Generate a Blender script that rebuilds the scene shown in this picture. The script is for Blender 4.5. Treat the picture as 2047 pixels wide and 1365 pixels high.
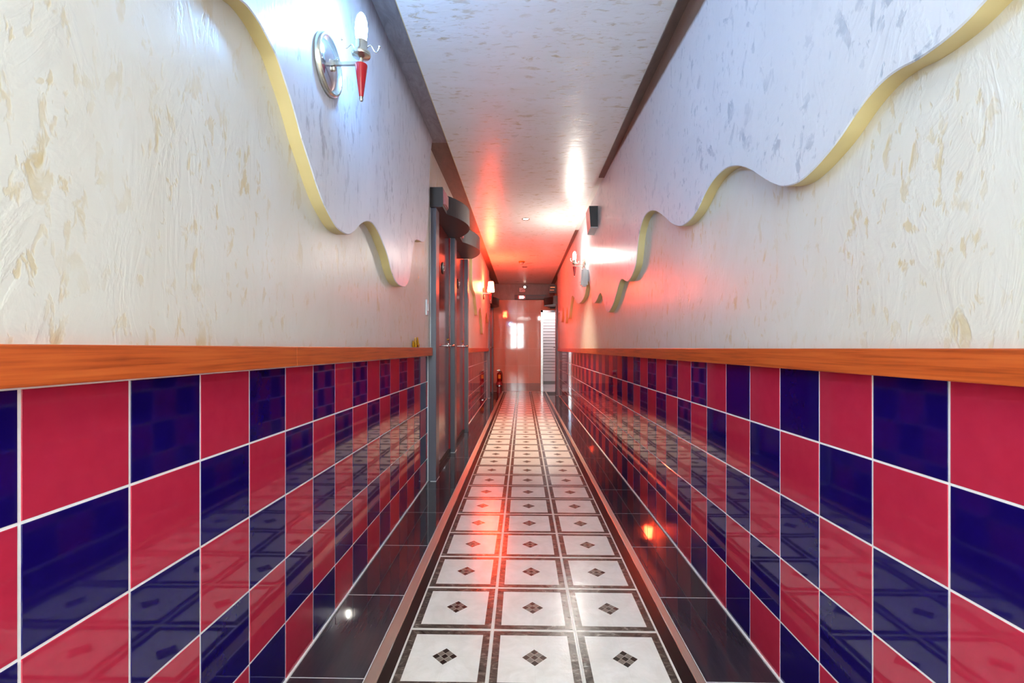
import bpy, bmesh, math, random
from mathutils import Vector, Matrix
random.seed(4)
for o in list(bpy.data.objects): bpy.data.objects.remove(o)
S = bpy.context.scene
COL = S.collection
PI = math.pi
H = 1.041                                   # eye height

# ------------------------------------------------------------------ camera, world, exposure
cam = bpy.data.cameras.new('camera'); co = bpy.data.objects.new('camera', cam); COL.objects.link(co)
co.location = (0, 0, H); co.rotation_euler = (PI/2, 0, 0.0223)
cam.sensor_width = 36; cam.lens = 36*935.64/2047; cam.shift_y = 13.887/2047
cam.clip_start = .02; cam.clip_end = 60
S.camera = co
S.view_settings.view_transform = 'Standard'; S.view_settings.look = 'None'
S.view_settings.gamma = 1; S.view_settings.use_curve_mapping = False
S.view_settings.exposure = 0.5
w = bpy.data.worlds.new('world'); S.world = w; w.use_nodes = True
w.node_tree.nodes['Background'].inputs[0].default_value = (.8, .88, 1, 1)
w.node_tree.nodes['Background'].inputs[1].default_value = .3
try:
    S.cycles.use_denoising = True
    S.cycles.max_bounces = 10; S.cycles.diffuse_bounces = 6; S.cycles.glossy_bounces = 6
    S.cycles.caustics_reflective = False; S.cycles.caustics_refractive = False
    S.cycles.sample_clamp_indirect = 8
except Exception: pass

# strengths of the lamps and windows of the place, plus the added fill panel
WINDOW, FILL_PANEL = 26.0, 10.0
BLUE, WHITE, RED, SPOT, ALCOVE = 58.0, 440.0, 320.0, 30.0, 14.0

# ------------------------------------------------------------------ materials
def srgb(r, g, b):
    f = lambda c: (c/255/12.92) if c/255 <= .04045 else ((c/255+.055)/1.055)**2.4
    return (f(r), f(g), f(b), 1)
class N:
    def __init__(s, name):
        s.m = bpy.data.materials.new(name); s.m.use_nodes = True
        s.t = s.m.node_tree; s.b = s.t.nodes['Principled BSDF']
    def n(s, typ, ins=None, **kw):
        nd = s.t.nodes.new(typ)
        for k, v in kw.items(): setattr(nd, k, v)
        for k, v in (ins or {}).items():
            if isinstance(v, bpy.types.NodeSocket): s.t.links.new(v, nd.inputs[k])
            else: nd.inputs[k].default_value = v
        return nd
    def math(s, op, a, b=0.0, c=0.0):
        return s.n('ShaderNodeMath', {0: a, 1: b, 2: c}, operation=op).outputs[0]
    def co(s, kind='Object'): return s.n('ShaderNodeTexCoord').outputs[kind]
    def map(s, v, scale=(1, 1, 1), rot=(0, 0, 0), loc=(0, 0, 0)):
        return s.n('ShaderNodeMapping', {'Vector': v, 'Scale': scale, 'Rotation': rot, 'Location': loc}).outputs[0]
    def noise(s, v, scale, detail=3, rough=.55, dist=0.0):
        return s.n('ShaderNodeTexNoise', {'Vector': v, 'Scale': scale, 'Detail': detail, 'Roughness': rough, 'Distortion': dist}).outputs['Fac']
    def ramp(s, fac, stops, interp='LINEAR'):
        r = s.n('ShaderNodeValToRGB', {'Fac': fac}); cr = r.color_ramp; cr.interpolation = interp
        while len(cr.elements) < len(stops): cr.elements.new(.5)
        for e, (p, c) in zip(cr.elements, stops):
            e.position = p; e.color = c if len(c) == 4 else (*c, 1)
        return r.outputs[0]
    def mix(s, fac, a, b, mode='MIX'):
        nd = s.n('ShaderNodeMix', data_type='RGBA', blend_type=mode)
        for i, v in ((0, fac), (6, a), (7, b)):
            if isinstance(v, bpy.types.NodeSocket): s.t.links.new(v, nd.inputs[i])
            else: nd.inputs[i].default_value = v
        return nd.outputs[2]
    def set(s, **kw):
        names = dict(color='Base Color', rough='Roughness', metal='Metallic', ior='IOR', coat='Coat Weight', coat_rough='Coat Roughness',
                     emit='Emission Color', estr='Emission Strength', normal='Normal', trans='Transmission Weight', spec='Specular IOR Level', sss='Subsurface Weight')
        for k, v in kw.items():
            i = s.b.inputs[names[k]]
            if isinstance(v, bpy.types.NodeSocket): s.t.links.new(v, i)
            else: i.default_value = v
        return s
    def bump(s, h, strength=.2, dist=.01):
        return s.n('ShaderNodeBump', {'Height': h, 'Strength': strength, 'Distance': dist}).outputs[0]
BK = (0, 0, 0, 1); WH = (1, 1, 1, 1)

def plain(name, c, rough=.4, metal=0, bump=0, var=.06, **kw):
    k = N(name); v = k.co()
    f = k.noise(v, 14, 3)
    d = tuple(x*(1-var) for x in c[:3]) + (1,)
    k.set(color=k.mix(f, d, c), rough=rough, metal=metal, **kw)
    if bump: k.set(normal=k.bump(k.noise(v, 60, 2), bump, .002))
    return k.m

def plaster(name, base, tint, fleck, stretch, top_band=None, amount=1.0, rough=.33):
    """Trowelled decorative plaster: pale skim, flecks of undercoat showing, soft ridges; optionally a darker band at the top, brown paint on the right panel."""
    k = N(name); v = k.co()
    sv = k.map(v, scale=stretch)
    wob = k.noise(v, 3.2, 4, .6, 1.2)
    cl = k.ramp(k.noise(v, 2.6, 4, .65, .6), [(.36, BK), (.58, WH)])
    f1 = k.ramp(k.noise(sv, 15, 4, .58, .5), [(.585, BK), (.64, WH)])
    f2 = k.ramp(k.noise(sv, 30, 3, .55, .4), [(.60, BK), (.66, WH)])
    fl = k.math('MULTIPLY', k.math('MAXIMUM', f1, k.math('MULTIPLY', f2, .7)), k.math('MULTIPLY_ADD', cl, .82, .12))
    fl = k.math('MULTIPLY', k.math('MULTIPLY', fl, amount), k.ramp(k.noise(v, 17, 2), [(.3, (.35, .35, .35)), (.7, WH)]))
    broad = k.ramp(k.noise(sv, 2.2, 5, .65, 1.0), [(.34, BK), (.72, WH)])
    c = k.mix(k.math('MULTIPLY', broad, .7), base, tint)
    c = k.mix(fl, c, fleck)
    ridge = k.ramp(k.noise(sv, 4.2, 5, .55, 2.6), [(.40, BK), (.50, WH), (.60, (.25, .25, .25))])
    h = k.math('ADD', k.math('MULTIPLY', k.math('MULTIPLY', ridge, cl), .4), k.math('ADD', k.math('MULTIPLY', fl, -.5), k.math('MULTIPLY', k.noise(sv, 11, 4, .6, 1), .35)))
    if top_band:
        col, z0, slope, y0, soft = top_band
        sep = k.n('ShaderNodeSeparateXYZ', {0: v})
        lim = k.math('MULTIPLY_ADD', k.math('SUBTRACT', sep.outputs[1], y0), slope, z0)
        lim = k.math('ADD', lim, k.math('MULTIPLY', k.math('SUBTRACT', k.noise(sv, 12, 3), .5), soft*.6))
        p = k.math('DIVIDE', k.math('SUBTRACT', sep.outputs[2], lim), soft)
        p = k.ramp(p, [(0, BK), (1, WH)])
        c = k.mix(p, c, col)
    k.set(color=c, rough=k.math('MULTIPLY_ADD', wob, .22, rough-.1), normal=k.bump(h, .20, .006))
    return k.m

M = {}
M['plaster'] = plaster('plaster_cream', srgb(220, 217, 209), srgb(212, 204, 189), srgb(200, 178, 128), (1.6, 1.6, .72))
M['plaster_far'] = M['plaster']
BROWN = srgb(112, 82, 66)
M['panel_left'] = plaster('plaster_pearl_left', srgb(218, 220, 228), srgb(202, 204, 214), srgb(150, 152, 164), (1.8, 1.8, .6), top_band=(srgb(92, 82, 92), 2.46, .035, 2.2, .16), amount=1.0)  # upper edge turns purple-grey, fading softly downward
M['panel_right'] = plaster('plaster_pearl_right', srgb(217, 220, 228), srgb(206, 210, 219), srgb(158, 168, 184), (1.3, 1.3, .8), top_band=(BROWN, 2.44, .0655, 1.9, .022), amount=.95)
M['panel_far'] = plaster('plaster_pearl_far', srgb(226, 226, 230), srgb(210, 208, 214), srgb(170, 170, 176), (1.5, 1.5, .7), amount=.5)
M['ceiling'] = plaster('plaster_ceiling', srgb(240, 239, 240), srgb(233, 229, 222), srgb(190, 168, 124), (.62, 1.9, 1), amount=1.0, rough=.3)

def gold():
    k = N('gold_edge_paint'); v = k.co()
    f = k.noise(k.map(v, scale=(1, 1, 1)), 5, 4)
    k.set(color=k.mix(f, srgb(204, 182, 122), srgb(230, 212, 160)), rough=.36, metal=.12, normal=k.bump(k.noise(v, 40, 2), .1, .003)); return k.m
M['gold'] = gold()
def strip_paint(name, a, b, rough=.38, metal=.3):
    k = N(name); v = k.co()
    f = k.ramp(k.noise(k.map(v, scale=(3, 1, 1)), 7, 5, .65, 1), [(.35, BK), (.7, WH)])
    k.set(color=k.mix(f, a, b), rough=rough, metal=metal, normal=k.bump(k.noise(v, 30, 3), .15, .004)); return k.m
M['strip_brown'] = strip_paint('brown_cornice_paint', srgb(92, 74, 66), srgb(110, 90, 80), metal=.1)
M['strip_grey'] = strip_paint('grey_cornice_paint', srgb(120, 118, 122), srgb(150, 150, 156), metal=.3)
M['strip_white'] = strip_paint('white_cornice_paint', srgb(218, 216, 208), srgb(226, 224, 216), metal=0)

def glazed(name, a, b):
    k = N(name); v = k.co(); r = k.n('ShaderNodeObjectInfo').outputs['Random']
    pos = k.n('ShaderNodeNewGeometry').outputs['Position']
    f = k.noise(pos, 30, 3)
    c = k.mix(f, a, b)
    c = k.mix(k.math('MULTIPLY', r, .25), c, a)
    k.set(color=c, rough=.045, ior=1.5, normal=k.bump(k.noise(pos, 5, 2), .06, .004)); return k.m
M['tile_red'] = glazed('red_glaze', srgb(176, 36, 62), srgb(192, 46, 74))
M['tile_blue'] = glazed('blue_glaze', srgb(16, 6, 78), srgb(24, 10, 96))
M['grout'] = plain('white_grout', srgb(250, 250, 250), .6)
M['tile_beige'] = glazed('beige_glaze', srgb(206, 158, 134), srgb(214, 168, 144))
M['tile_taupe'] = glazed('taupe_glaze', srgb(150, 118, 108), srgb(160, 128, 116))
def black_tile():
    k = N('black_polished_tile'); pos = k.n('ShaderNodeNewGeometry').outputs['Position']
    f = k.noise(k.map(pos, scale=(30, 2, 1)), 4, 4)
    k.set(color=k.mix(f, srgb(46, 41, 50), srgb(60, 53, 62)), rough=.035, ior=1.5, normal=k.bump(k.noise(pos, 4, 2), .02, .003)); return k.m
M['tile_black'] = black_tile()
M['black_strip'] = plain('black_floor_strip', srgb(26, 22, 20), .22)
def steel():
    k = N('brushed_steel'); v = k.co()
    f = k.noise(k.map(v, scale=(60, 1.2, 60)), 3, 4)
    k.set(color=k.mix(f, srgb(200, 188, 172), srgb(224, 214, 200)), metal=.75, rough=.34, normal=k.bump(k.noise(v, 6, 2), .05, .004)); return k.m
M['steel'] = steel()
M['chrome'] = plain('polished_chrome', srgb(215, 215, 220), .12, .95, var=.03)
M['nickel'] = plain('brushed_nickel', srgb(196, 190, 176), .24, .9, var=.05)
M['brass'] = plain('brass', srgb(190, 150, 70), .25, .9)
def wood():
    k = N('orange_laminate_wood'); v = k.co()
    g = k.noise(k.map(v, scale=(40, 1.1, 40)), 3, 6, .6, .4)
    c = k.ramp(g, [(.28, srgb(152, 62, 20)), (.5, srgb(196, 88, 34)), (.75, srgb(210, 106, 46))])
    k.set(color=c, rough=.34, normal=k.bump(g, .05, .002)); return k.m
M['wood'] = wood()
M['jamb'] = plain('slate_grey_paint', srgb(92, 90, 102), .32)
M['canopy'] = plain('charcoal_paint', srgb(56, 52, 54), .36)
M['dark'] = plain('near_black_paint', srgb(34, 28, 30), .4)
M['door_red'] = plain('dark_red_lacquer', srgb(100, 11, 14), .14, coat=.2, coat_rough=.12)
M['lip_red'] = plain('bright_red_lacquer', srgb(168, 16, 26), .25)
M['pink'] = plain('pink_plastic_and_red_light', srgb(206, 120, 124), .35)
M['white_plastic'] = plain('white_plastic', srgb(236, 236, 236), .35)
M['grey_plastic'] = plain('grey_plastic', srgb(150, 150, 150), .4)
M['speaker'] = plain('dark_speaker_shell', srgb(58, 56, 60), .45)
M['speaker_base_lit'] = plain('lamplit_speaker_base', srgb(196, 200, 204), .45)
M['red_cone'] = plain('red_enamel', srgb(172, 28, 36), .22)
M['ext_red'] = plain('extinguisher_red', srgb(140, 14, 14), .25)
M['stand_pink'] = plain('dusky_red_plastic', srgb(150, 60, 68), .2)
M['yellow'] = plain('yellow_label', srgb(236, 170, 24), .5)
M['rubber'] = plain('black_rubber', srgb(20, 18, 18), .6)
M['shutter'] = plain('white_slat_paint', srgb(232, 228, 232), .35)
M['amber'] = plain('amber_glass', srgb(214, 150, 24), .12, trans=.35)
M['white_alcove'] = plain('white_alcove_paint', srgb(226, 226, 228), .5)
def emis(name, col, st, tint=None):
    k = N(name); v = k.co()
    k.set(color=(.8, .8, .8, 1), rough=.4, emit=col, estr=st); return k.m
M['bulb_blue'] = emis('lit_bulb_blue', (.20, .50, 1, 1), BLUE*6)
M['bulb_white'] = emis('lit_bulb_white', (1, .96, .86, 1), WHITE)
M['shade_red'] = emis('lit_shade_red', (1, .06, .018, 1), RED)
M['spot_lens'] = emis('lit_spot_lens', (1, .9, .72, 1), SPOT)
M['daylight'] = emis('daylit_window_pane', (.82, .97, .97, 1), WINDOW)
M['fill_lit'] = emis('lit_fill_panel', (.94, 1, .93, 1), FILL_PANEL)
M['alcove_lamp'] = emis('lit_alcove_lamp', (1, .96, .95, 1), ALCOVE)
M['screen'] = emis('lit_sign_face', (.75, 1, .97, 1), 1.1)
M['led_orange'] = emis('lit_led_orange', (1, .22, .01, 1), 1.0)
M['lamp_pink'] = emis('lit_lamp_warm', (1, .75, .6, 1), 3)

def vinyl():
    """Printed vinyl floor tile, in the tile's own coordinates: white margin, grey marble border, pale field, checked diamond."""
    k = N('printed_vinyl'); v = k.co(); pos = k.n('ShaderNodeNewGeometry').outputs['Position']
    sp = k.n('ShaderNodeSeparateXYZ', {0: v}); x, y = sp.outputs[0], sp.outputs[1]
    ax, ay = k.math('ABSOLUTE', x), k.math('ABSOLUTE', y)
    m = k.math('MAXIMUM', ax, ay)
    marb = k.ramp(k.noise(k.map(pos, scale=(1, 2.2, 1), rot=(0, 0, .5)), 15, 6, .72, 1.4), [(.34, srgb(50, 44, 38)), (.52, srgb(84, 77, 70)), (.62, srgb(122, 115, 106)), (.70, srgb(196, 190, 178))])
    pale = k.mix(k.ramp(k.noise(pos, 9, 5, .65, .8), [(.35, BK), (.65, WH)]), srgb(248, 248, 242), srgb(232, 232, 224))
    cross = k.math('LESS_THAN', k.math('MINIMUM', ax, ay), .0006)
    pale = k.mix(k.math('MULTIPLY', cross, .10), pale, srgb(150, 140, 120))
    u = k.math('MULTIPLY', k.math('ADD', x, y), 1/.0198/1.4142); t = k.math('MULTIPLY', k.math('SUBTRACT', x, y), 1/.0198/1.4142)
    au, at = k.math('ABSOLUTE', u), k.math('ABSOLUTE', t)
    ind = k.math('LESS_THAN', k.math('MAXIMUM', au, at), 1.5)
    mu = k.math('LESS_THAN', au, .5); mt = k.math('LESS_THAN', at, .5)
    lightc = k.math('ABSOLUTE', k.math('SUBTRACT', mu, mt))
    line = k.math('LESS_THAN', k.math('MINIMUM', k.math('ABSOLUTE', k.math('SUBTRACT', au, .5)), k.math('ABSOLUTE', k.math('SUBTRACT', at, .5))), .045)
    dcol = k.mix(lightc, srgb(44, 38, 34), k.mix(k.noise(pos, 40, 3), srgb(92, 84, 76), srgb(150, 142, 132)))
    dcol = k.mix(line, dcol, srgb(176, 170, 158))
    c = k.mix(ind, pale, dcol)
    c = k.mix(k.math('GREATER_THAN', m, .1205), c, marb)
    c = k.mix(k.math('GREATER_THAN', m, .1455), c, srgb(226, 226, 218))
    scr = k.ramp(k.noise(k.map(pos, scale=(1, 3, 1), rot=(0, 0, .6)), 45, 4, .7, 2), [(.45, BK), (.7, WH)])
    h = k.math('ADD', k.noise(k.map(pos, scale=(.8, 1.3, 1)), 13, 3), k.math('MULTIPLY', k.noise(pos, 70, 4, .7), .45))
    k.set(color=c, rough=k.math('MULTIPLY_ADD', scr, .14, .13), ior=1.5, normal=k.bump(h, .20, .006)); return k.m
M['vinyl'] = vinyl()

# ------------------------------------------------------------------ mesh helpers
class MB:
    def __init__(s): s.v = []; s.f = []; s.mi = []; s.sm = []
    def add(s, vs, fs, mi=0, sm=False):
        o = len(s.v); s.v += [tuple(p) for p in vs]
        for f in fs: s.f.append([o+i for i in f]); s.mi.append(mi); s.sm.append(sm)
        return s
    def box(s, x0, x1, y0, y1, z0, z1, mi=0, bev=0.0):
        if bev <= 0:
            vs = [(x, y, z) for x in (x0, x1) for y in (y0, y1) for z in (z0, z1)]
            return s.add(vs, [(0, 1, 3, 2), (4, 6, 7, 5), (0, 4, 5, 1), (2, 3, 7, 6), (0, 2, 6, 4), (1, 5, 7, 3)], mi)
        bm = bmesh.new(); bmesh.ops.create_cube(bm, size=1)
        for v in bm.verts: v.co = Vector(((x0+x1)/2+v.co.x*(x1-x0), (y0+y1)/2+v.co.y*(y1-y0), (z0+z1)/2+v.co.z*(z1-z0)))
        bmesh.ops.bevel(bm, geom=list(bm.edges), offset=bev, segments=2, affect='EDGES', profile=.6)
        return s.bm(bm, mi)
    def bm(s, bm, mi=0, sm=False):
        bm.verts.index_update()
        s.add([v.co for v in bm.verts], [[v.index for v in f.verts] for f in bm.faces], mi, sm); bm.free(); return s
    def lathe(s, prof, seg=24, axis='Z', c=(0, 0, 0), mi=0, cap=True):
        vs = []; fs = []
        for (r, h) in prof:
            for i in range(seg):
                a = 2*PI*i/seg; p, q = r*math.cos(a), r*math.sin(a)
                vs.append({'Z': (c[0]+p, c[1]+q, c[2]+h), 'X': (c[0]+h, c[1]+p, c[2]+q), 'Y': (c[0]+q, c[1]+h, c[2]+p)}[axis])
        for j in range(len(prof)-1):
            for i in range(seg):
                k = (i+1) % seg
                fs.append((j*seg+i, j*seg+k, (j+1)*seg+k, (j+1)*seg+i))
        if cap: fs.append(tuple(range(seg-1, -1, -1))); fs.append(tuple((len(prof)-1)*seg+i for i in range(seg)))
        return s.add(vs, fs, mi, True)
    def tube(s, pts, r, seg=8, mi=0):
        pts = [Vector(p) for p in pts]; vs = []; fs = []; n = len(pts)
        rr = r if isinstance(r, (list, tuple)) else [r]*n
        up = Vector((.31, .17, .93)).normalized()
        for i, p in enumerate(pts):
            d = (pts[min(i+1, n-1)]-pts[max(i-1, 0)]).normalized()
            a = d.cross(up).normalized(); b = d.cross(a)
            for k in range(seg):
                t = 2*PI*k/seg; vs.append(p+(a*math.cos(t)+b*math.sin(t))*rr[i])
        for i in range(n-1):
            for k in range(seg):
                l = (k+1) % seg; fs.append((i*seg+k, i*seg+l, (i+1)*seg+l, (i+1)*seg+k))
        fs.append(tuple(range(seg-1, -1, -1))); fs.append(tuple((n-1)*seg+k for k in range(seg)))
        return s.add(vs, fs, mi, True)
    def ball(s, c, r, mi=0, seg=12):
        return s.lathe([(r*math.sin(PI*i/8)+1e-5, -r*math.cos(PI*i/8)) for i in range(9)], seg, 'Z', c, mi)
    def prism(s, poly, z0, z1, mi=0):                  # plan polygon extruded upward
        n = len(poly)
        vs = [(x, y, z0) for x, y in poly]+[(x, y, z1) for x, y in poly]
        fs = [(i, (i+1) % n, n+(i+1) % n, n+i) for i in range(n)]+[tuple(range(n-1, -1, -1)), tuple(range(n, 2*n))]
        return s.add(vs, fs, mi)
    def mesh(s, name, mats):
        me = bpy.data.meshes.new(name); me.from_pydata(s.v, [], s.f)
        for m in (mats if isinstance(mats, (list, tuple)) else [mats]): me.materials.append(m)
        me.polygons.foreach_set('material_index', s.mi); me.polygons.foreach_set('use_smooth', s.sm)
        b = bmesh.new(); b.from_mesh(me); bmesh.ops.recalc_face_normals(b, faces=b.faces); b.to_mesh(me); b.free()
        if any(s.sm):
            try: me.set_sharp_from_angle(angle=.7)
            except Exception: pass
        me.update(); return me
    def build(s, name, mats, parent=None, loc=(0, 0, 0)):
        return link(name, s.mesh(name, mats), parent, loc)
def link(name, data, parent=None, loc=(0, 0, 0)):
    o = bpy.data.objects.new(name, data); COL.objects.link(o)
    if parent: o.parent = parent
    o.location = loc; return o
def tag(o, label=None, cat=None, group=None, kind=None):
    for k, v in (('label', label), ('category', cat), ('group', group), ('kind', kind)):
        if v: o[k] = v
    return o
def empty(name, loc=(0, 0, 0), rz=0, **kw):
    o = link(name, None, None, loc); o.rotation_euler.z = rz; o.empty_display_size = .1
    return tag(o, **kw)

# ------------------------------------------------------------------ dimensions
XLT, XRT = -.741, .808          # faces of the wall tiles
XLW, XRW = -.720, .787          # faces of the plaster above the rail
XLP, XRP = -.677, .743          # faces of the scalloped panels
Y0, YB = -2.4, 11.34            # ends of the corridor
CZ = 2.60
DL = (3.647, 4.659, 5.770)      # near faces of the left door posts
FLD, FRD = 9.76, 10.33          # far doors

# ------------------------------------------------------------------ setting: walls
def wall(name, sgn, xt, xw, spans, door_spans, y0, y1):
    b = MB(); xo = sgn*1.0
    lo, hi = lambda a, c: (min(a, c), max(a, c)), None
    for (a, c) in spans:
        b.box(*lo(xo, xt+sgn*.0012), a, c, -.02, 1.0, 1)
        b.box(*lo(xo, xw), a, c, 1.0, 2.70, 0)
    for (a, c, top) in door_spans:
        b.box(*lo(xo, xw), a, c, top, 2.70, 0)
        b.box(*lo(xo, xw+sgn*.07), a, c, -.02, top, 1)
    return tag(b.build(name, [M['plaster'], M['grout']]), kind='structure')
wl = wall('wall_left', -1, XLT, XLW, [(Y0, DL[0]+.05), (DL[2]+.08, FLD+.04), (10.9, YB)], [(DL[0]+.05, DL[2]+.08, 2.22), (FLD+.04, 10.9, 2.05)], Y0, YB)
wr = wall('wall_right', 1, XRT, XRW, [(Y0, FRD+.05)], [(FRD+.05, YB, 2.10)], Y0, YB)

def chamfer_tile(w_, h_, t=.008, c=.0010):
    """A glazed tile facing +X, w along Y and h along Z, origin at the middle of its face."""
    b = MB(); hw, hh = w_/2, h_/2
    vs = [(-t, -hw, -hh), (-t, hw, -hh), (-t, hw, hh), (-t, -hw, hh), (-c, -hw, -hh), (-c, hw, -hh), (-c, hw, hh), (-c, -hw, hh),
          (0, -hw+c, -hh+c), (0, hw-c, -hh+c), (0, hw-c, hh-c), (0, -hw+c, hh-c)]
    fs = [(0, 3, 2, 1), (8, 9, 10, 11)]
    for a in (0, 4):
        for i in range(4):
            j = (i+1) % 4; fs.append((a+i, a+j, a+4+j, a+4+i))
    b.add(vs, fs); return b
def tile_wall(par, sgn, xt, ztop, ystart, pitch, blue_if, cols, part_limit, yclip):
    cache = {}; far = MB()
    g = .0050
    for j in cols:
        ya, yb = ystart+j*pitch+g/2, ystart+(j+1)*pitch-g/2
        ya, yb = max(ya, yclip[0]), min(yb, yclip[1])
        if yb-ya < .012: continue
        for r in range(5):
            zt = ztop-.2*r-g/2; zb = ztop-.2*(r+1)+g/2
            zb = max(zb, .006)
            m = M['tile_blue'] if (j+r) % 2 == blue_if else M['tile_red']
            loc = (xt, (ya+yb)/2, (zt+zb)/2)
            if (ya+yb)/2 < part_limit:
                key = (round(yb-ya, 4), round(zt-zb, 4), m.name)
                if key not in cache:
                    cache[key] = chamfer_tile(yb-ya, zt-zb).mesh('wall_tile', m)
                o = link('wall_tile', cache[key], par, loc)
                if sgn > 0: o.rotation_euler.z = PI
                o.rotation_euler.y = random.uniform(-.0012, .0012); o.rotation_euler.z += random.uniform(-.0012, .0012)
            else:
                t = chamfer_tile(yb-ya, zt-zb)
                far.add([(loc[0]-sgn*x, loc[1]-sgn*y, loc[2]+z) for x, y, z in t.v], t.f, 1 if m is M['tile_blue'] else 0)
    if far.v: tag(far.build('wall_tile_run', [M['tile_red'], M['tile_blue']], par), kind='stuff')
tile_wall(wl, -1, XLT, .9826, .8677, .1938, 0, range(-4, 15), 4.0, (-9, DL[0]))
tile_wall(wl, -1, XLT, .9826, .8677, .1938, 0, range(25, 48), 4.0, (DL[2]+.09, FLD))
tile_wall(wr, 1, XRT, .9842, 1.0996, .1943, 1, range(-6, 48), 6.05, (-9, FRD))
# beads of grout along the foot of the tiling
b = MB().box(XLT-.002, XLT+.006, Y0, DL[0], 0, .006).box(XLT-.002, XLT+.006, DL[2]+.09, FLD, 0, .006); b.build('grout_bead', M['grout'], wl)
MB().box(XRT-.006, XRT+.002, Y0, FRD, 0, .006).build('grout_bead', M['grout'], wr)

# back end wall of the corridor, with the doorway
wb = MB()
FX0, FX1, FZ = .445, .80, 1.945
wb.box(-1.0, FX0, YB+.006, YB+.12, -.02, 2.70, 1); wb.box(FX0, 1.0, YB+.006, YB+.12, FZ, 2.70, 1); wb.box(FX1, 1.0, YB+.006, YB+.12, -.02, FZ, 1)
wb.box(-1.0, 1.0, YB-.004, YB+.006, 2.215, 2.70, 0)
wb = tag(wb.build('wall_back', [M['strip_brown'], plain('beige_grout', srgb(236, 204, 186), .5)]), kind='structure')
xs = [-.70, -.417, -.134, .149, .432]; zs = [.004, .203, .622, 1.041, 1.460, 1.879, 2.215]
g = .003
for i in range(len(xs)):
    xa, xb = (xs[i-1] if i else -.741), xs[i]
    for j in range(len(zs)-1):
        za, zb = zs[j], zs[j+1]
        t = chamfer_tile(xb-xa-g, zb-za-g).mesh('wall_tile', M['tile_taupe'] if j == 0 else M['tile_beige'])
        o = link('wall_tile', t, wb, ((xa+xb)/2, YB, (za+zb)/2)); o.rotation_euler.z = -PI/2
for xa, xb in ((.432, .80),):
    t = chamfer_tile(xb-xa-g, 2.215-1.97-g).mesh('wall_tile', M['tile_beige'])
    o = link('wall_tile', t, wb, ((xa+xb)/2, YB, (2.215+1.97)/2)); o.rotation_euler.z = -PI/2

# wall behind the viewer, with its daylit window
wf = MB()
WX0, WX1, WZ0, WZ1 = -.68, .10, 1.0, 2.42
wf.box(-1, WX0, Y0-.15, Y0, -.02, 2.7).box(WX1, 1, Y0-.15, Y0, -.02, 2.7).box(WX0, WX1, Y0-.15, Y0, -.02, WZ0).box(WX0, WX1, Y0-.15, Y0, WZ1, 2.7)
tag(wf.build('wall_front', M['plaster']), kind='structure')
wn = tag(empty('window_1', (0, 0, 0)), kind='structure')
fb = MB(); xm, zm = (WX0+WX1)/2, 1.75
for (a, c, d, e) in ((WX0, WX0+.05, WZ0, WZ1), (WX1-.05, WX1, WZ0, WZ1), (WX0, WX1, WZ0, WZ0+.05), (WX0, WX1, WZ1-.05, WZ1), (xm-.025, xm+.025, WZ0, WZ1), (WX0, WX1, zm-.02, zm+.02)):
    fb.box(a, c, Y0-.10, Y0-.03, d, e)
fb.build('window_frame', M['white_plastic'], wn)
for a, c in ((WX0+.05, xm-.025), (xm+.025, WX1-.05)):
    for d, e in ((WZ0+.05, zm-.02), (zm+.02, WZ1-.05)):
        MB().box(a, c, Y0-.085, Y0-.075, d, e).build('pane', M['daylight'], wn)

# ------------------------------------------------------------------ setting: ceiling
ce = MB(); CX0, CX1 = -.567, .690
ce.box(CX0, CX1, Y0, YB, CZ, CZ+.10)
ce = tag(ce.build('ceiling', M['ceiling']), kind='structure')
MB().box(CX0-.004, CX0, Y0, YB, CZ, CZ+.016).build('gold_edge', M['gold'], ce)
MB().box(CX1, CX1+.004, Y0, YB, CZ, CZ+.016).build('gold_edge', M['strip_white'], ce)
MB().box(-1.0, 1.0, Y0-.1, YB+.9, CZ+.10, CZ+.14).build('roof_slab', M['white_alcove'], ce)
def cornice(name, x0, x1, cuts, zb):
    t = tag(empty(name), kind='structure')
    for a, c, m, z in cuts: MB().box(x0, x1, a+.0015, c-.0015, z, CZ+.10).build('board', m, t)
cornice('trim_1', -.80, CX0-.0045, [(Y0, .6, M['strip_grey'], 2.606), (.6, 2.55, M['strip_grey'], 2.606), (2.55, 3.55, M['strip_grey'], 2.606), (3.55, 6.3, M['strip_brown'], 2.608), (6.3, YB, M['strip_brown'], 2.606)], 0)
cornice('trim_2', CX1+.0045, .80, [(Y0, 1.2, M['strip_brown'], 2.590), (1.2, 4.27, M['strip_brown'], 2.590), (4.27, 6.2, M['strip_white'], 2.606), (6.2, YB, M['strip_brown'], 2.606)], 0)

# ------------------------------------------------------------------ setting: floor
fl = MB().box(-1.0, 1.0, Y0-.1, YB+1.1, -.10, -.0010)
fl = tag(fl.build('floor', M['grout']), kind='structure')
TF, XF, YF = .3035, -.4145, 1.729
def floor_tile(w_, d_, t=.0038, c=.0006):
    b = chamfer_tile(w_, d_, t, c); b.v = [(y, z, x) for x, y, z in b.v]; return b
tm = floor_tile(TF-.0012, TF-.0012).mesh('floor_tile', M['vinyl'])
k = -13
while True:
    y = YF+(k+.5)*TF
    if y-TF/2 > YB-.02: break
    for i in range(3):
        if y+TF/2 > YB:
            d = YB-(y-TF/2); me = floor_tile(TF-.0012, d-.001).mesh('floor_tile', M['vinyl']); loc = (XF+(i+.5)*TF, YB-d/2, 0)
        else: me, loc = tm, (XF+(i+.5)*TF, y, 0)
        o = link('floor_tile', me, fl, loc)
        o.rotation_euler = (random.uniform(-.0022, .0022), random.uniform(-.002, .002), random.uniform(-.0015, .0015)+(PI/2)*0)
        o.location.z += random.uniform(0, .0003)
    k += 1
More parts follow.
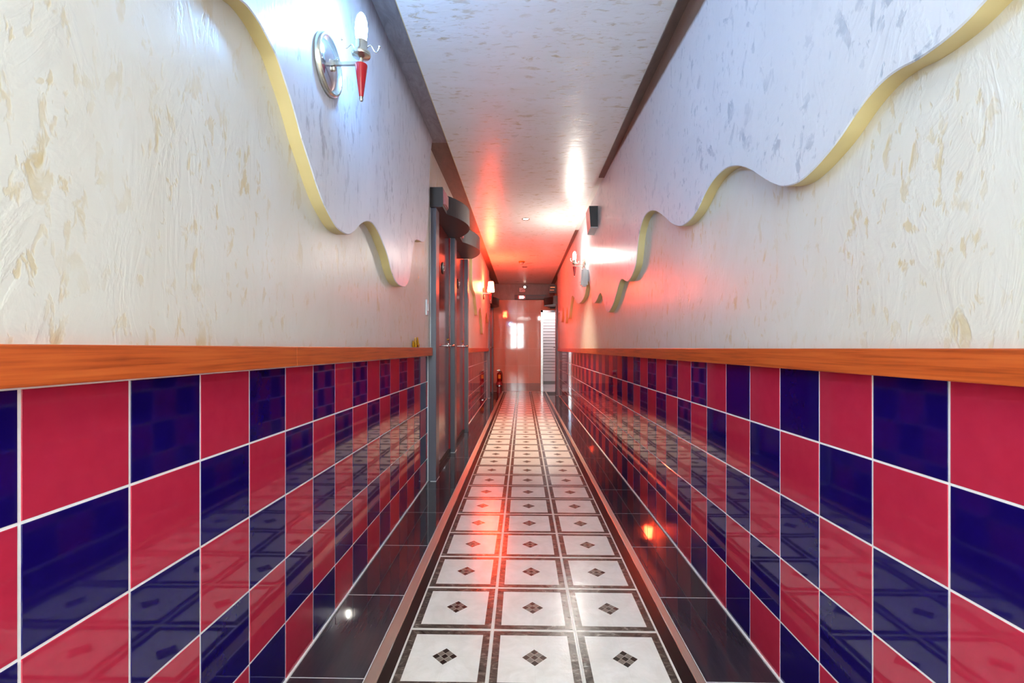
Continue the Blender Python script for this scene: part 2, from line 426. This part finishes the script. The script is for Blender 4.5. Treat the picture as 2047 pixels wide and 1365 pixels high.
for x0, x1, ph in ((XLT, -.4990, 1.466), (.5745, XRT, 1.972)):
    y = ph-8*.498; cache = {}
    while y < YB:
        ya, yb = max(y, Y0)+.002, min(y+.498, YB)-.002
        if yb-ya > .05:
            key = round(yb-ya, 3)
            if key not in cache: cache[key] = floor_tile(x1-x0-.001, yb-ya).mesh('border_tile', M['tile_black'])
            o = link('border_tile', cache[key], fl, ((x0+x1)/2, (ya+yb)/2, 0))
            o.rotation_euler.x = random.uniform(-.0008, .0008)
        y += .498
for x0, x1 in ((-.4545, -.4155), (.4975, .5425)): MB().box(x0, x1, Y0, YB, -.004, -.0006).build('black_strip', M['black_strip'], fl)
def strip(x0, x1):
    b = MB(); n = 120; c = .003
    prof = [(x0, -.004), (x0, .0015), (x0+c, .0035), (x1-c, .0035), (x1, .0012), (x1, -.004)]
    vs = []; fs = []
    for i in range(n+1):
        y = Y0+(YB-Y0)*i/n; wv = .0012*math.sin(i*2.1)+.0009*math.sin(i*5.3)
        for q, (x, z) in enumerate(prof):
            inner = (x1 > 0) == (q < 3)
            vs.append((x+(wv if inner else 0), y, z))
    for i in range(n):
        for q in range(5): fs.append((i*6+q, i*6+q+1, (i+1)*6+q+1, (i+1)*6+q))
    return b.add(vs, fs)
strip(-.4955, -.4545).build('edge_strip', M['steel'], fl)
strip(.5425, .5715).build('edge_strip', M['steel'], fl)

# ------------------------------------------------------------------ setting: wooden rails
def rail(name, cuts, x0, x1, z0, z1):
    t = tag(empty(name), kind='structure')
    for a, c in cuts: MB().box(x0, x1, a+.0008, c-.0008, z0, z1, 0, .0025).build('rail_board', M['wood'], t)
rail('trim_3', [(Y0, 1.441), (1.441, DL[0]-.002)], XLT-.02, -.701, .986, 1.047)
rail('trim_4', [(DL[2]+.09, FLD-.002)], XLT-.02, -.701, .986, 1.047)
rail('trim_5', [(Y0, .4), (.4, 4.9), (4.9, FRD-.002)], .776, XRT+.02, .981, 1.041)

# ------------------------------------------------------------------ scalloped relief panels
def spline(pts, n=4):
    out = []
    for i in range(len(pts)-1):
        p0, p1, p2, p3 = pts[max(i-1, 0)], pts[i], pts[i+1], pts[min(i+2, len(pts)-1)]
        for q in range(n):
            t = q/n; r = []
            for d in (0, 1):
                a, b_, c, e = p0[d], p1[d], p2[d], p3[d]
                r.append(.5*(2*b_+(c-a)*t+(2*a-5*b_+4*c-e)*t*t+(-a+3*b_-3*c+e)*t**3))
            if not out or r[0] > out[-1][0]+1e-4: out.append(tuple(r))
    out.append(pts[-1]); return out
def relief(label, outline, xf, xw, mat, smooth=4):
    pts = spline(outline, smooth); n = len(pts); top = CZ+.02
    b = MB(); vs = []; fs = []; s = 1 if xf > xw else -1; lip = .003*s
    for y, z in pts: vs += [(xf, y, min(z+.003, top)), (xf, y, top), (xf-lip, y, min(z, top))]
    for i in range(n-1):
        fs.append((3*i, 3*i+3, 3*i+4, 3*i+1)); fs.append((3*i+2, 3*i+5, 3*i+3, 3*i))
    b.add(vs, fs)
    for i in (0, n-1):
        y, z = pts[i]; b.add([(xf, y, z), (xf, y, top), (xw, y, top), (xw, y, z)], [(0, 1, 2, 3)])
    o = tag(b.build('scalloped_panel', mat), label, 'wall panel')
    e = MB(); vs = []; fs = []
    for y, z in pts: vs += [(xf-lip, y, min(z, top)), (xw-.002*s, y, min(z, top))]
    for i in range(n-1): fs.append((2*i, 2*i+1, 2*i+3, 2*i+2))
    e.add(vs, fs, 0, True); tag(e.build('edge_band', M['gold'], o), 'gold painted edge')
    return o
LP = [(-2.38, 1.75), (-1.6, 1.62), (-.9, 1.8), (-.2, 1.95), (.3, 1.82), (.65, 1.74), (.92, 1.82), (1.03, 1.855), (1.109, 1.877), (1.141, 1.884), (1.191, 1.88), (1.246, 1.86), (1.281, 1.842), (1.318, 1.807), (1.357, 1.769), (1.392, 1.726), (1.427, 1.68), (1.482, 1.625), (1.524, 1.581), (1.576, 1.538), (1.632, 1.507), (1.693, 1.483), (1.758, 1.479), (1.816, 1.486), (1.879, 1.517), (1.945, 1.56), (2.031, 1.596), (2.109, 1.606), (2.193, 1.586), (2.266, 1.549), (2.343, 1.503), (2.404, 1.444), (2.491, 1.398), (2.608, 1.389), (2.711, 1.405), (2.793, 1.461), (2.839, 1.558), (2.88, 1.65), (2.941, 1.72), (3.04, 1.746), (3.164, 1.762), (3.254, 1.8), (3.314, 1.886), (3.373, 2.082), (3.389, 2.254), (3.42, 2.42), (3.5, 2.60)]
RP = [(-2.38, 1.75), (-1.7, 1.9), (-1.0, 1.72), (-.3, 1.85), (.2, 1.78), (.5, 1.68), (.66, 1.63), (.767, 1.6), (.794, 1.591), (.824, 1.585), (.861, 1.583), (.901, 1.585), (.939, 1.592), (.975, 1.593), (1.007, 1.587), (1.038, 1.576), (1.071, 1.559), (1.101, 1.541), (1.134, 1.525), (1.169, 1.512), (1.215, 1.498), (1.277, 1.489), (1.345, 1.5), (1.406, 1.529), (1.475, 1.575), (1.55, 1.627), (1.634, 1.671), (1.717, 1.697), (1.788, 1.702), (1.854, 1.695), (1.925, 1.672), (1.989, 1.639), (2.056, 1.618), (2.144, 1.609), (2.241, 1.621), (2.363, 1.67), (2.5, 1.747), (2.632, 1.808), (2.752, 1.843), (2.86, 1.847), (2.943, 1.818), (3.012, 1.754), (3.048, 1.672), (3.092, 1.588), (3.183, 1.543), (3.303, 1.514), (3.399, 1.528), (3.502, 1.558), (3.575, 1.558), (3.646, 1.528), (3.731, 1.475), (3.859, 1.405), (4.018, 1.359), (4.117, 1.359), (4.216, 1.393), (4.293, 1.455), (4.36, 1.51), (4.435, 1.557), (4.491, 1.569), (4.582, 1.559), (4.709, 1.527), (4.859, 1.509), (4.998, 1.554), (5.145, 1.706), (5.3, 1.8), (5.466, 1.765), (5.642, 1.668), (6.032, 1.628), (6.419, 1.663), (6.664, 1.74), (7.033, 1.831), (7.29, 1.728), (7.525, 1.525), (7.649, 1.566), (7.82, 1.745), (7.999, 1.607), (8.139, 1.478), (8.284, 1.539), (8.589, 1.805), (8.862, 1.574), (9.093, 1.559), (9.3, 1.66), (9.5, 1.78), (9.7, 1.75), (9.85, 1.9), (9.93, 2.2), (9.97, 2.60)]
FP = [(6.30, 2.60), (6.312, 2.3), (6.322, 2.05), (6.33, 1.951), (6.371, 1.893), (6.467, 1.85), (6.641, 1.835), (6.772, 1.793), (6.852, 1.705), (6.963, 1.628), (7.02, 1.556), (7.078, 1.543), (7.196, 1.58), (7.318, 1.646), (7.477, 1.695), (7.56, 1.70), (7.66, 1.66), (7.8, 1.56), (7.9, 1.45), (8.0, 1.31), (8.1, 1.29), (8.3, 1.42), (8.6, 1.62), (8.8, 1.72), (9.0, 1.69), (9.15, 1.6), (9.25, 1.55), (9.36, 1.62), (9.45, 1.9), (9.5, 2.3), (9.53, 2.60)]
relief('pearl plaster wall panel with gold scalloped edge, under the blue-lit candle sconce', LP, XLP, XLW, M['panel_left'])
relief('long pearl plaster wall panel with gold wavy edge running the whole right wall', RP, XRP, XRW, M['panel_right'])
relief('far plaster wall panel with drip-shaped edge past the two red doors, under the red shade', FP, XLP, XLW, M['panel_far'])

# ------------------------------------------------------------------ doors on the long walls
def canopy(y0, ylen, s, z0, z1, xw, x1, xb):
    """Door canopy in plan: square end block, then a round bow swelling into the corridor. s = +1 on the left wall, -1 on the right."""
    blk = .205; ya = y0+blk; yb = y0+ylen
    poly = [(xw, y0), (x1, y0), (x1, ya)]
    for i in range(1, 24):
        t = i/24; poly.append((x1+s*(xb-x1)*s*math.sin(PI*t)**.85, ya+(yb-ya)*t))
    poly += [(x1, yb), (xw, yb)]
    return MB().prism(poly, z0, z1)
def corridor_door(name, s, xw, ya, yb, top, post_z, last_post, chamf=.004):
    """s=+1: on the left wall. ya = near face of the near post, yb = near face of the next post (or end)."""
    d = tag(empty(name, (0, 0, 0)), kind='structure')
    X = lambda a: xw+s*a
    bx = lambda b, a, c, *r, **k: b.box(min(X(a), X(c)), max(X(a), X(c)), *r, **k)
    bx(MB(), -.06, .045, ya, ya+.135, 0, post_z, bev=chamf).build('door_post', M['jamb'], d)
    bx(MB(), .0, .0465, ya-.003, ya+.138, 0, .004).build('caulk', M['grout'], d)
    bx(bx(MB(), -.0225, -.017, ya-.005, ya, 0, .985), -.002, .003, ya-.004, ya, 1.05, post_z).build('caulk', M['grout'], d)
    if last_post: bx(MB(), -.06, .045, yb, yb+.10, 0, post_z, bev=chamf).build('door_post', M['jamb'], d)
    bx(MB(), -.06, .004, ya+.135, yb, 0, .045).build('threshold', M['dark'], d)
    leaf = bx(MB(), -.05, -.006, ya+.135, yb-.03, .048, top, bev=.002).build('door_leaf', M['door_red'], d)
    bx(MB(), -.05, .002, yb-.03, yb, .045, top).build('red_lip', M['lip_red'], d)
    hz, hy = 1.068, yb-.115
    h = MB(); sx = s
    h.lathe([(.026, 0), (.026, sx*.006), (.020, sx*.012), (.010, sx*.014), (.010, sx*.055), (.013, sx*.058), (.013, sx*.068), (.004, sx*.072)], 18, 'X', (X(-.006), hy, hz))
    h.tube([(X(.057), hy, hz), (X(.059), hy-.04, hz+.003), (X(.057), hy-.09, hz), (X(.052), hy-.125, hz-.004)], [.010, .009, .008, .006], 10)
    tag(h.build('door_handle', M['chrome'], leaf), 'chrome lever handle')
    MB().lathe([(.011, 0), (.011, sx*.008), (.006, sx*.010)], 14, 'X', (X(-.006), hy, hz+.06)).build('keyhole', M['brass'], leaf)
    p = MB().lathe([(.056, 0), (.056, sx*.006), (.050, sx*.010), (.001, sx*.010)], 24, 'X', (X(-.006), ya+.60, 1.766*top/2.13)).build('number_disc', M['dark'], leaf)
    b = MB()
    for q, zz in ((-.014, .012), (.010, -.004), (.018, .016), (-.004, -.018)): b.ball((X(.0045), ya+.60+q, 1.766*top/2.13+zz), .009)
    b.build('disc_stud', M['chrome'], d)
    return d, X
cz0, cz1 = 2.143, 2.297
for i in range(2):
    ya, yb = DL[i], DL[i+1]
    d, X = corridor_door('door_%d' % (i+1), 1, XLW, ya, yb, 2.135, cz0, i == 1)
    c = canopy(ya-.018, yb-ya-.004, 1, cz0, cz1, XLW-.02, -.621, -.482).build('canopy', M['canopy'], d)
    MB().box(-.621, -.613, ya+.012, ya+.18, cz0+.030, cz1-.012, 0, .0015).build('sign_plate', M['pink'], c)
    MB().box(-.613, -.606, ya+.052, ya+.182, cz0+.040, cz1-.020, 0, .0015).build('sign_plate', M['pink'], c)
d3, X = corridor_door('door_3', 1, XLW, FLD, 10.80, 1.97, 1.98, True)
canopy(FLD-.02, 1.10, 1, 1.98, 2.14, XLW-.02, -.64, -.52).build('canopy', M['canopy'], d3)
d4, X = corridor_door('door_4', -1, XRW, FRD, 11.24, 1.99, 2.03, False)
canopy(FRD-.02, .94, -1, 2.03, 2.20, XRW+.02, .68, .50).build('canopy', M['canopy'], d4)

# far doorway with its steel frame, alcove and slatted shutter
d5 = tag(empty('door_5'), kind='structure')
f = MB()
f.box(FX0-.002, FX0+.055, YB-.025, YB+.13, 0, FZ+.02, 0, .004).box(FX0-.002, FX1, YB-.025, YB+.13, FZ-.035, FZ+.02, 0, .004)
f.build('door_frame', M['chrome'], d5)
a = MB(); A0, A1 = YB+.121, 12.25
a.box(.10, FX0-.004, A0, A1, 0, 2.5).box(.9, 1.0, A0, A1, 0, 2.5).box(.1, 1.0, A1+.03, A1+.10, 0, 2.5).box(.1, 1.0, A0, A1+.1, 2.45, 2.5)
a.build('alcove_wall', M['white_alcove'], d5)
MB().box(.45, .9, A0, A1, -.004, .001).build('alcove_floor', M['white_alcove'], d5)
MB().box(.52, .82, A0+.25, A0+.6, 2.40, 2.45, 0, .01).build('alcove_lamp', M['alcove_lamp'], d5)
sh = MB().box(.45, .9, A1+.012, A1+.03, 0, 2.45).build('shutter', plain('grey_shutter_gap', srgb(120, 108, 116), .5), d5)
MB().box(.46, .89, A1-.012, A1+.012, .0, .10, 0, .004).build('kick_board', M['shutter'], sh)
MB().box(.46, .89, A1-.004, A1+.012, .10, .19, 0, .004).build('kick_band', M['grey_plastic'], sh)
MB().box(.46, .89, A1-.012, A1+.012, .19, .38, 0, .004).build('kick_board', M['shutter'], sh)
sm = MB().add([(-.215, -.008, -.034), (.215, -.008, -.034), (-.215, -.012, .0), (.215, -.012, .0), (-.215, -.004, .034), (.215, -.004, .034), (-.215, .012, -.034), (.215, .012, -.034), (-.215, .012, .034), (.215, .012, .034)],
              [(0, 1, 3, 2), (2, 3, 5, 4), (4, 5, 9, 8), (6, 7, 1, 0), (0, 2, 4, 8, 6), (1, 7, 9, 5, 3)]).mesh('slat', M['shutter'])
for q in range(26): link('slat', sm, sh, (.675, A1, .385+.037+q*.0775))

# ------------------------------------------------------------------ wall lamps
def sconce(name, loc, rz, label, bulb_mat=None, shade_mat=None):
    """Local +X points out of the wall; the origin is the middle of the back plate."""
    t = empty(name, loc, rz, label=label, cat='wall lamp', group='wall lamps along the corridor')
    p = MB().lathe([(.094, 0), (.100, .004), (.100, .014), (.096, .020), (.090, .020), (.084, .012), (.078, .008)], 36, 'X', cap=False)
    p.build('back_plate', M['nickel'], t)
    MB().lathe([(.080, .008), (.066, .015), (.045, .020), (.02, .022), (.0005, .0225)], 32, 'X').build('plate_dome', M['chrome'], t)
    MB().box(.010, .122+.006, -.0055, .0055, -.001, .010).box(.010, .030, -.009, .009, -.005, .014).build('arm', M['nickel'], t)
    k = MB().lathe([(.005, 0), (.008, .004), (.008, .012), (.004, .014)], 12, 'Z', (.027, 0, -.020)).build('thumb_screw', M['nickel'], t)
    MB().lathe([(.004, .0), (.004, .016), (.007, .02), (.007, .028)], 12, 'X', (.012, .01, .024)).build('plate_screw', M['nickel'], t)
    cx = .122
    c = MB().lathe([(.007, .004), (.007, .022), (.020, .026), (.030, .030), (.032, .036), (.030, .044), (.0215, .048), (.0205, .050), (.0205, .080), (.018, .080)], 28, 'Z', (cx, 0, 0))
    c.build('cup', M['nickel'], t)
    n = MB().lathe([(.0205, .0), (.0208, -.004), (.0075, -.108), (.0070, -.110)], 24, 'Z', (cx, 0, 0)).build('cone', M['red_cone'], t)
    MB().lathe([(.0066, -.109), (.0070, -.118), (.0055, -.124), (.0005, -.127)], 16, 'Z', (cx, 0, 0)).build('tip', M['nickel'], n)
    for sy, dz in ((-1, 0.0), (1, .02)):
        pts = []
        for i in range(17):
            u = i/16
            q = sy*(.021+.042*u); pts.append((cx+.82*q, .57*q, .046+dz+.010*math.sin(u*2*PI)*1.2+.016*u**3))
        x = MB().tube(pts, .0017, 6); x.ball((cx+sy*.82*.064, sy*.57*.064, .046+dz+.019), .0042); x.build('curl', M['nickel'], t)
    if bulb_mat:
        MB().lathe([(.015, .080), (.017, .088), (.0195, .105), (.0205, .125), (.0185, .150), (.013, .168), (.006, .178), (.0005, .181)], 20, 'Z', (cx, 0, 0)).build('bulb', bulb_mat, t)
    if shade_mat:
        MB().lathe([(.060, .030), (.0605, .036), (.043, .200), (.040, .204), (.0005, .206)], 28, 'Z', (cx+.012, 0, 0)).build('lamp_shade', shade_mat, t)
    return t
sconce('candle_sconce', (XLP, 1.60, 2.017), 0, 'candle wall lamp glowing blue-white with red cone, high on the near left panel', M['bulb_blue'])
sconce('candle_sconce', (XRP, 5.60, 2.017), PI, 'candle wall lamp glowing bright white with red cone, on the right wall', M['bulb_white'])
sconce('shaded_sconce', (XLP, 8.05, 1.985), 0, 'wall lamp with a glowing tapered shade casting red light past the red doors', None, M['shade_red'])

# ------------------------------------------------------------------ ceiling fittings
t = empty('downlight', (.04, 5.64, CZ), label='small lit spotlight recessed in the plaster ceiling', cat='ceiling light')
MB().lathe([(.046, .002), (.048, -.003), (.044, -.007), (.034, -.004), (.030, .0)], 28, cap=False).build('rim', M['nickel'], t)
MB().lathe([(.031, -.001), (.026, -.004), (.0005, -.006)], 24).build('lens', M['spot_lens'], t)
sl = bpy.data.lights.new('downlight_beam', 'SPOT'); sl.energy = 170; sl.color = (1, .88, .62); sl.spot_size = math.radians(80); sl.spot_blend = .6; sl.shadow_soft_size = .025
so = bpy.data.objects.new('downlight_beam', sl); COL.objects.link(so); so.location = (.04, 5.64, CZ-.012)
so.parent = t; so.location = (0, 0, -.012)
t = empty('downlight', (.044, 8.94, CZ), label='small unlit spotlight in the red-lit ceiling, beyond the smoke detector', cat='ceiling light')
MB().lathe([(.050, .002), (.052, -.004), (.044, -.010), (.034, -.006), (.030, .0)], 28, cap=False).build('rim', M['nickel'], t)
MB().lathe([(.031, -.001), (.0005, -.003)], 24).build('lens', M['pink'], t)
t = empty('smoke_detector', (-.012, 8.39, CZ), label='small domed smoke detector hanging from the red-lit ceiling', cat='smoke detector')
MB().lathe([(.055, .0), (.056, -.012), (.050, -.020), (.034, -.022)], 28).build('base', M['brass'], t)
MB().lathe([(.036, -.020), (.038, -.036), (.030, -.050), (.012, -.058), (.0005, -.059)], 24).build('sensor_dome', M['grey_plastic'], t)
t = empty('fill_panel', (0.05, -1.25, CZ), label='flat fill light panel added at the ceiling behind the viewer', cat='ceiling light')  # added fill light, brightens the near corridor from behind the camera
MB().box(-.36, .36, -.86, .86, -.03, 0, 0, .006).build('housing', M['white_plastic'], t)
MB().box(-.33, .33, -.83, .83, -.034, -.0305).build('diffuser', M['fill_lit'], t)

# ------------------------------------------------------------------ things on the walls
t = empty('wall_speaker', (XRP, 4.63, 2.24), label='dark box-shaped wall speaker high on the right wall, near the ceiling', cat='speaker')
b = MB(); x0, xa, xb = 0, -.086, -.072
vs = [(0, 0, 0), (xb, 0, 0), (xa, 0, .206), (0, 0, .206), (0, .25, -.02), (xb, .22, -.02), (xa, .25, .206), (0, .25, .206)]
b.add(vs, [(0, 1, 2, 3), (4, 7, 6, 5), (0, 3, 7, 4), (3, 2, 6, 7)], 0)
b.add([vs[1], vs[2], vs[6], vs[5]], [(0, 1, 2, 3)], 1)  # inner face tinted pink: the red lamp's light put into its colour
b.build('shell', [M['speaker'], M['pink']], t)
tag(MB().add([vs[0], vs[1], vs[5], vs[4], (0, .004, -.006), (xb, .004, -.006), (xb, .22, -.026), (0, .25, -.026)], [(0, 1, 2, 3), (4, 5, 6, 7), (0, 1, 5, 4), (3, 2, 6, 7), (1, 2, 6, 5), (0, 3, 7, 4)]).build('base_plate', M['speaker_base_lit'], t), 'underside, pale grey from painted-in lamp light')  # light from the lamp beyond is put into this pale colour

t = empty('air_freshener', (XRP, 5.36, 1.745), label='white rounded plastic dispenser box below the white candle lamp', cat='dispenser')
bm = bmesh.new(); bmesh.ops.create_cube(bm, size=1)
for v in bm.verts:
    v.co = Vector((-.0425+v.co.x*.085, v.co.y*.10, .105+v.co.z*.21))
    if v.co.z > .2 and v.co.x < -.05: v.co.x += .014
bmesh.ops.bevel(bm, geom=list(bm.edges), offset=.018, segments=4, affect='EDGES')
MB().bm(bm, 0, True).build('shell', M['white_plastic'], t)
MB().box(-.087, -.084, -.03, .03, .05, .054).build('seam', M['grey_plastic'], t)

t = empty('light_switch', (XLW, 3.50, 1.29), label='white light switch plate on the left wall beside the first door post', cat='switch')
MB().box(0, .010, -.036, .036, 0, .116, 0, .003).build('plate', M['white_plastic'], t)
MB().box(.010, .016, -.012, .012, .032, .084, 0, .002).build('rocker', M['white_plastic'], t)

t = empty('ornament', (-.7075, 3.085, 1.047), label='small amber yellow glass ornament standing on the orange rail near the door', cat='ornament')
b = MB()
for q, (dx, dy, hh, lean) in enumerate(((-.004, -.046, .044, -.012), (.004, -.024, .066, -.006), (-.003, -.002, .058, .0), (.006, .022, .068, .006), (-.002, .046, .052, .010), (.008, -.034, .030, -.004), (.009, .034, .034, .004))):
    b.tube([(dx, dy, .003), (dx+.002, dy+lean*.5, hh*.5), (dx, dy+lean, hh)], [.0075, .0085, .004], 8)
b.build('petal', M['amber'], t)
MB().lathe([(.0062, 0), (.0062, .004), (.003, .010)], 14).build('foot', M['chrome'], t)
MB().ball((.010, .004, .012), .007).build('bead', plain('red_bead', srgb(150, 30, 20), .2), t)

t = empty('fire_extinguisher', (-.545, 11.02, 0), label='small red fire extinguisher on a round stand by the far left door', cat='fire extinguisher')
st = MB().lathe([(.060, 0), (.062, .02), (.050, .09), (.052, .145)], 24).build('stand', M['stand_pink'], t)
MB().lathe([(.082, .148), (.088, .154), (.088, .176), (.080, .184), (.05, .184), (.05, .148)], 28).build('stand_ring', M['chrome'], st)
MB().lathe([(.080, .184), (.078, .215), (.066, .25), (.052, .27)], 28).build('stand_cup', M['stand_pink'], st)
cy = MB().lathe([(.050, .262), (.055, .27), (.055, .43), (.050, .458), (.034, .478), (.018, .484), (.016, .492)], 24).build('cylinder', M['ext_red'], t)
b = MB(); n = 8
for i in range(n+1):
    a = -PI/2-.45+i*1.1/n; b.v += [(.0556*math.cos(a), .0556*math.sin(a), .335), (.0556*math.cos(a), .0556*math.sin(a), .425)]
for i in range(n): b.f.append([2*i, 2*i+2, 2*i+3, 2*i+1]); b.mi.append(0); b.sm.append(True)
b.build('instruction_label', M['yellow'], cy)
MB().lathe([(.017, .492), (.017, .515), (.010, .52)], 14).box(-.055, .02, -.008, .008, .518, .526).box(-.05, .012, -.007, .007, .534, .540).build('valve_lever', M['nickel'], t)
MB().tube([(.016, 0, .505), (.05, -.02, .50), (.068, -.03, .44), (.066, -.03, .34), (.060, -.03, .27)], .008, 8).build('hose', M['rubber'], t)

# far end, above the tiled wall
t = empty('shutter_box', (.17, YB, 2.215), label='long black box mounted across the top of the far tiled wall', cat='shutter box')
MB().box(-.36, .40, -.11, -.001, 0, .115, 0, .004).build('casing', M['dark'], t)
MB().box(-.36, .40, -.113, -.110, .045, .075).build('slot', plain('dark_red_trim', srgb(60, 12, 12), .4), t)
t = empty('exit_sign', (-.02, YB-.114, 2.222), label='small lit white sign on the front of the far black box', cat='sign')
MB().box(-.088, .088, -.03, .0, 0, .088, 0, .003).build('sign_case', M['pink'], t)
MB().box(-.058, .050, -.0315, -.0300, .008, .080).build('lit_face', M['screen'], t)
MB().box(.058, .074, -.0325, -.030, .036, .054).build('indicator', M['lamp_pink'], t)
t = empty('emergency_light', (.0, YB-.005, 2.40), label='white emergency light box on the far wall below the ceiling', cat='emergency light')
MB().box(-.075, .065, -.055, 0, 0, .10, 0, .006).build('case', M['white_plastic'], t)
MB().lathe([(.02, 0), (.045, -.03), (.048, -.042), (.040, -.044)], 20, 'Y', (.055, -.05, .115)).build('lamp_head', M['dark'], t)
MB().lathe([(.036, 0), (.001, -.006)], 18, 'Y', (.055, -.093, .115)).build('lamp_lens', M['lamp_pink'], t)
MB().tube([(-.04, -.057, .02), (-.01, -.062, .055), (.03, -.06, .06), (.05, -.05, .09)], .0035, 6).build('cable', M['rubber'], t)
t = empty('door_closer', (.715, YB, 2.0), label='small black door closer above the steel frame of the far doorway', cat='door closer')
MB().box(-.05, .07, -.045, 0, 0, .05, 0, .004).build('body', M['dark'], t)
MB().box(-.10, .0, -.05, -.046, .018, .03).build('closer_arm', M['dark'], t)
t = empty('led_sign', (.66, FRD-.01, 2.26), label='small black display box with orange lights above the far right door', cat='sign')
MB().box(-.07, .085, 0, .05, 0, .17, 0, .004).build('display_case', M['dark'], t)
MB().box(-.045, .055, -.003, 0, .120, .132).build('light_bar', M['led_orange'], t)
for q in range(6): MB().box(-.055+q*.016, -.046+q*.016, -.003, 0, .062, .071).build('light_dot', M['led_orange'], t)
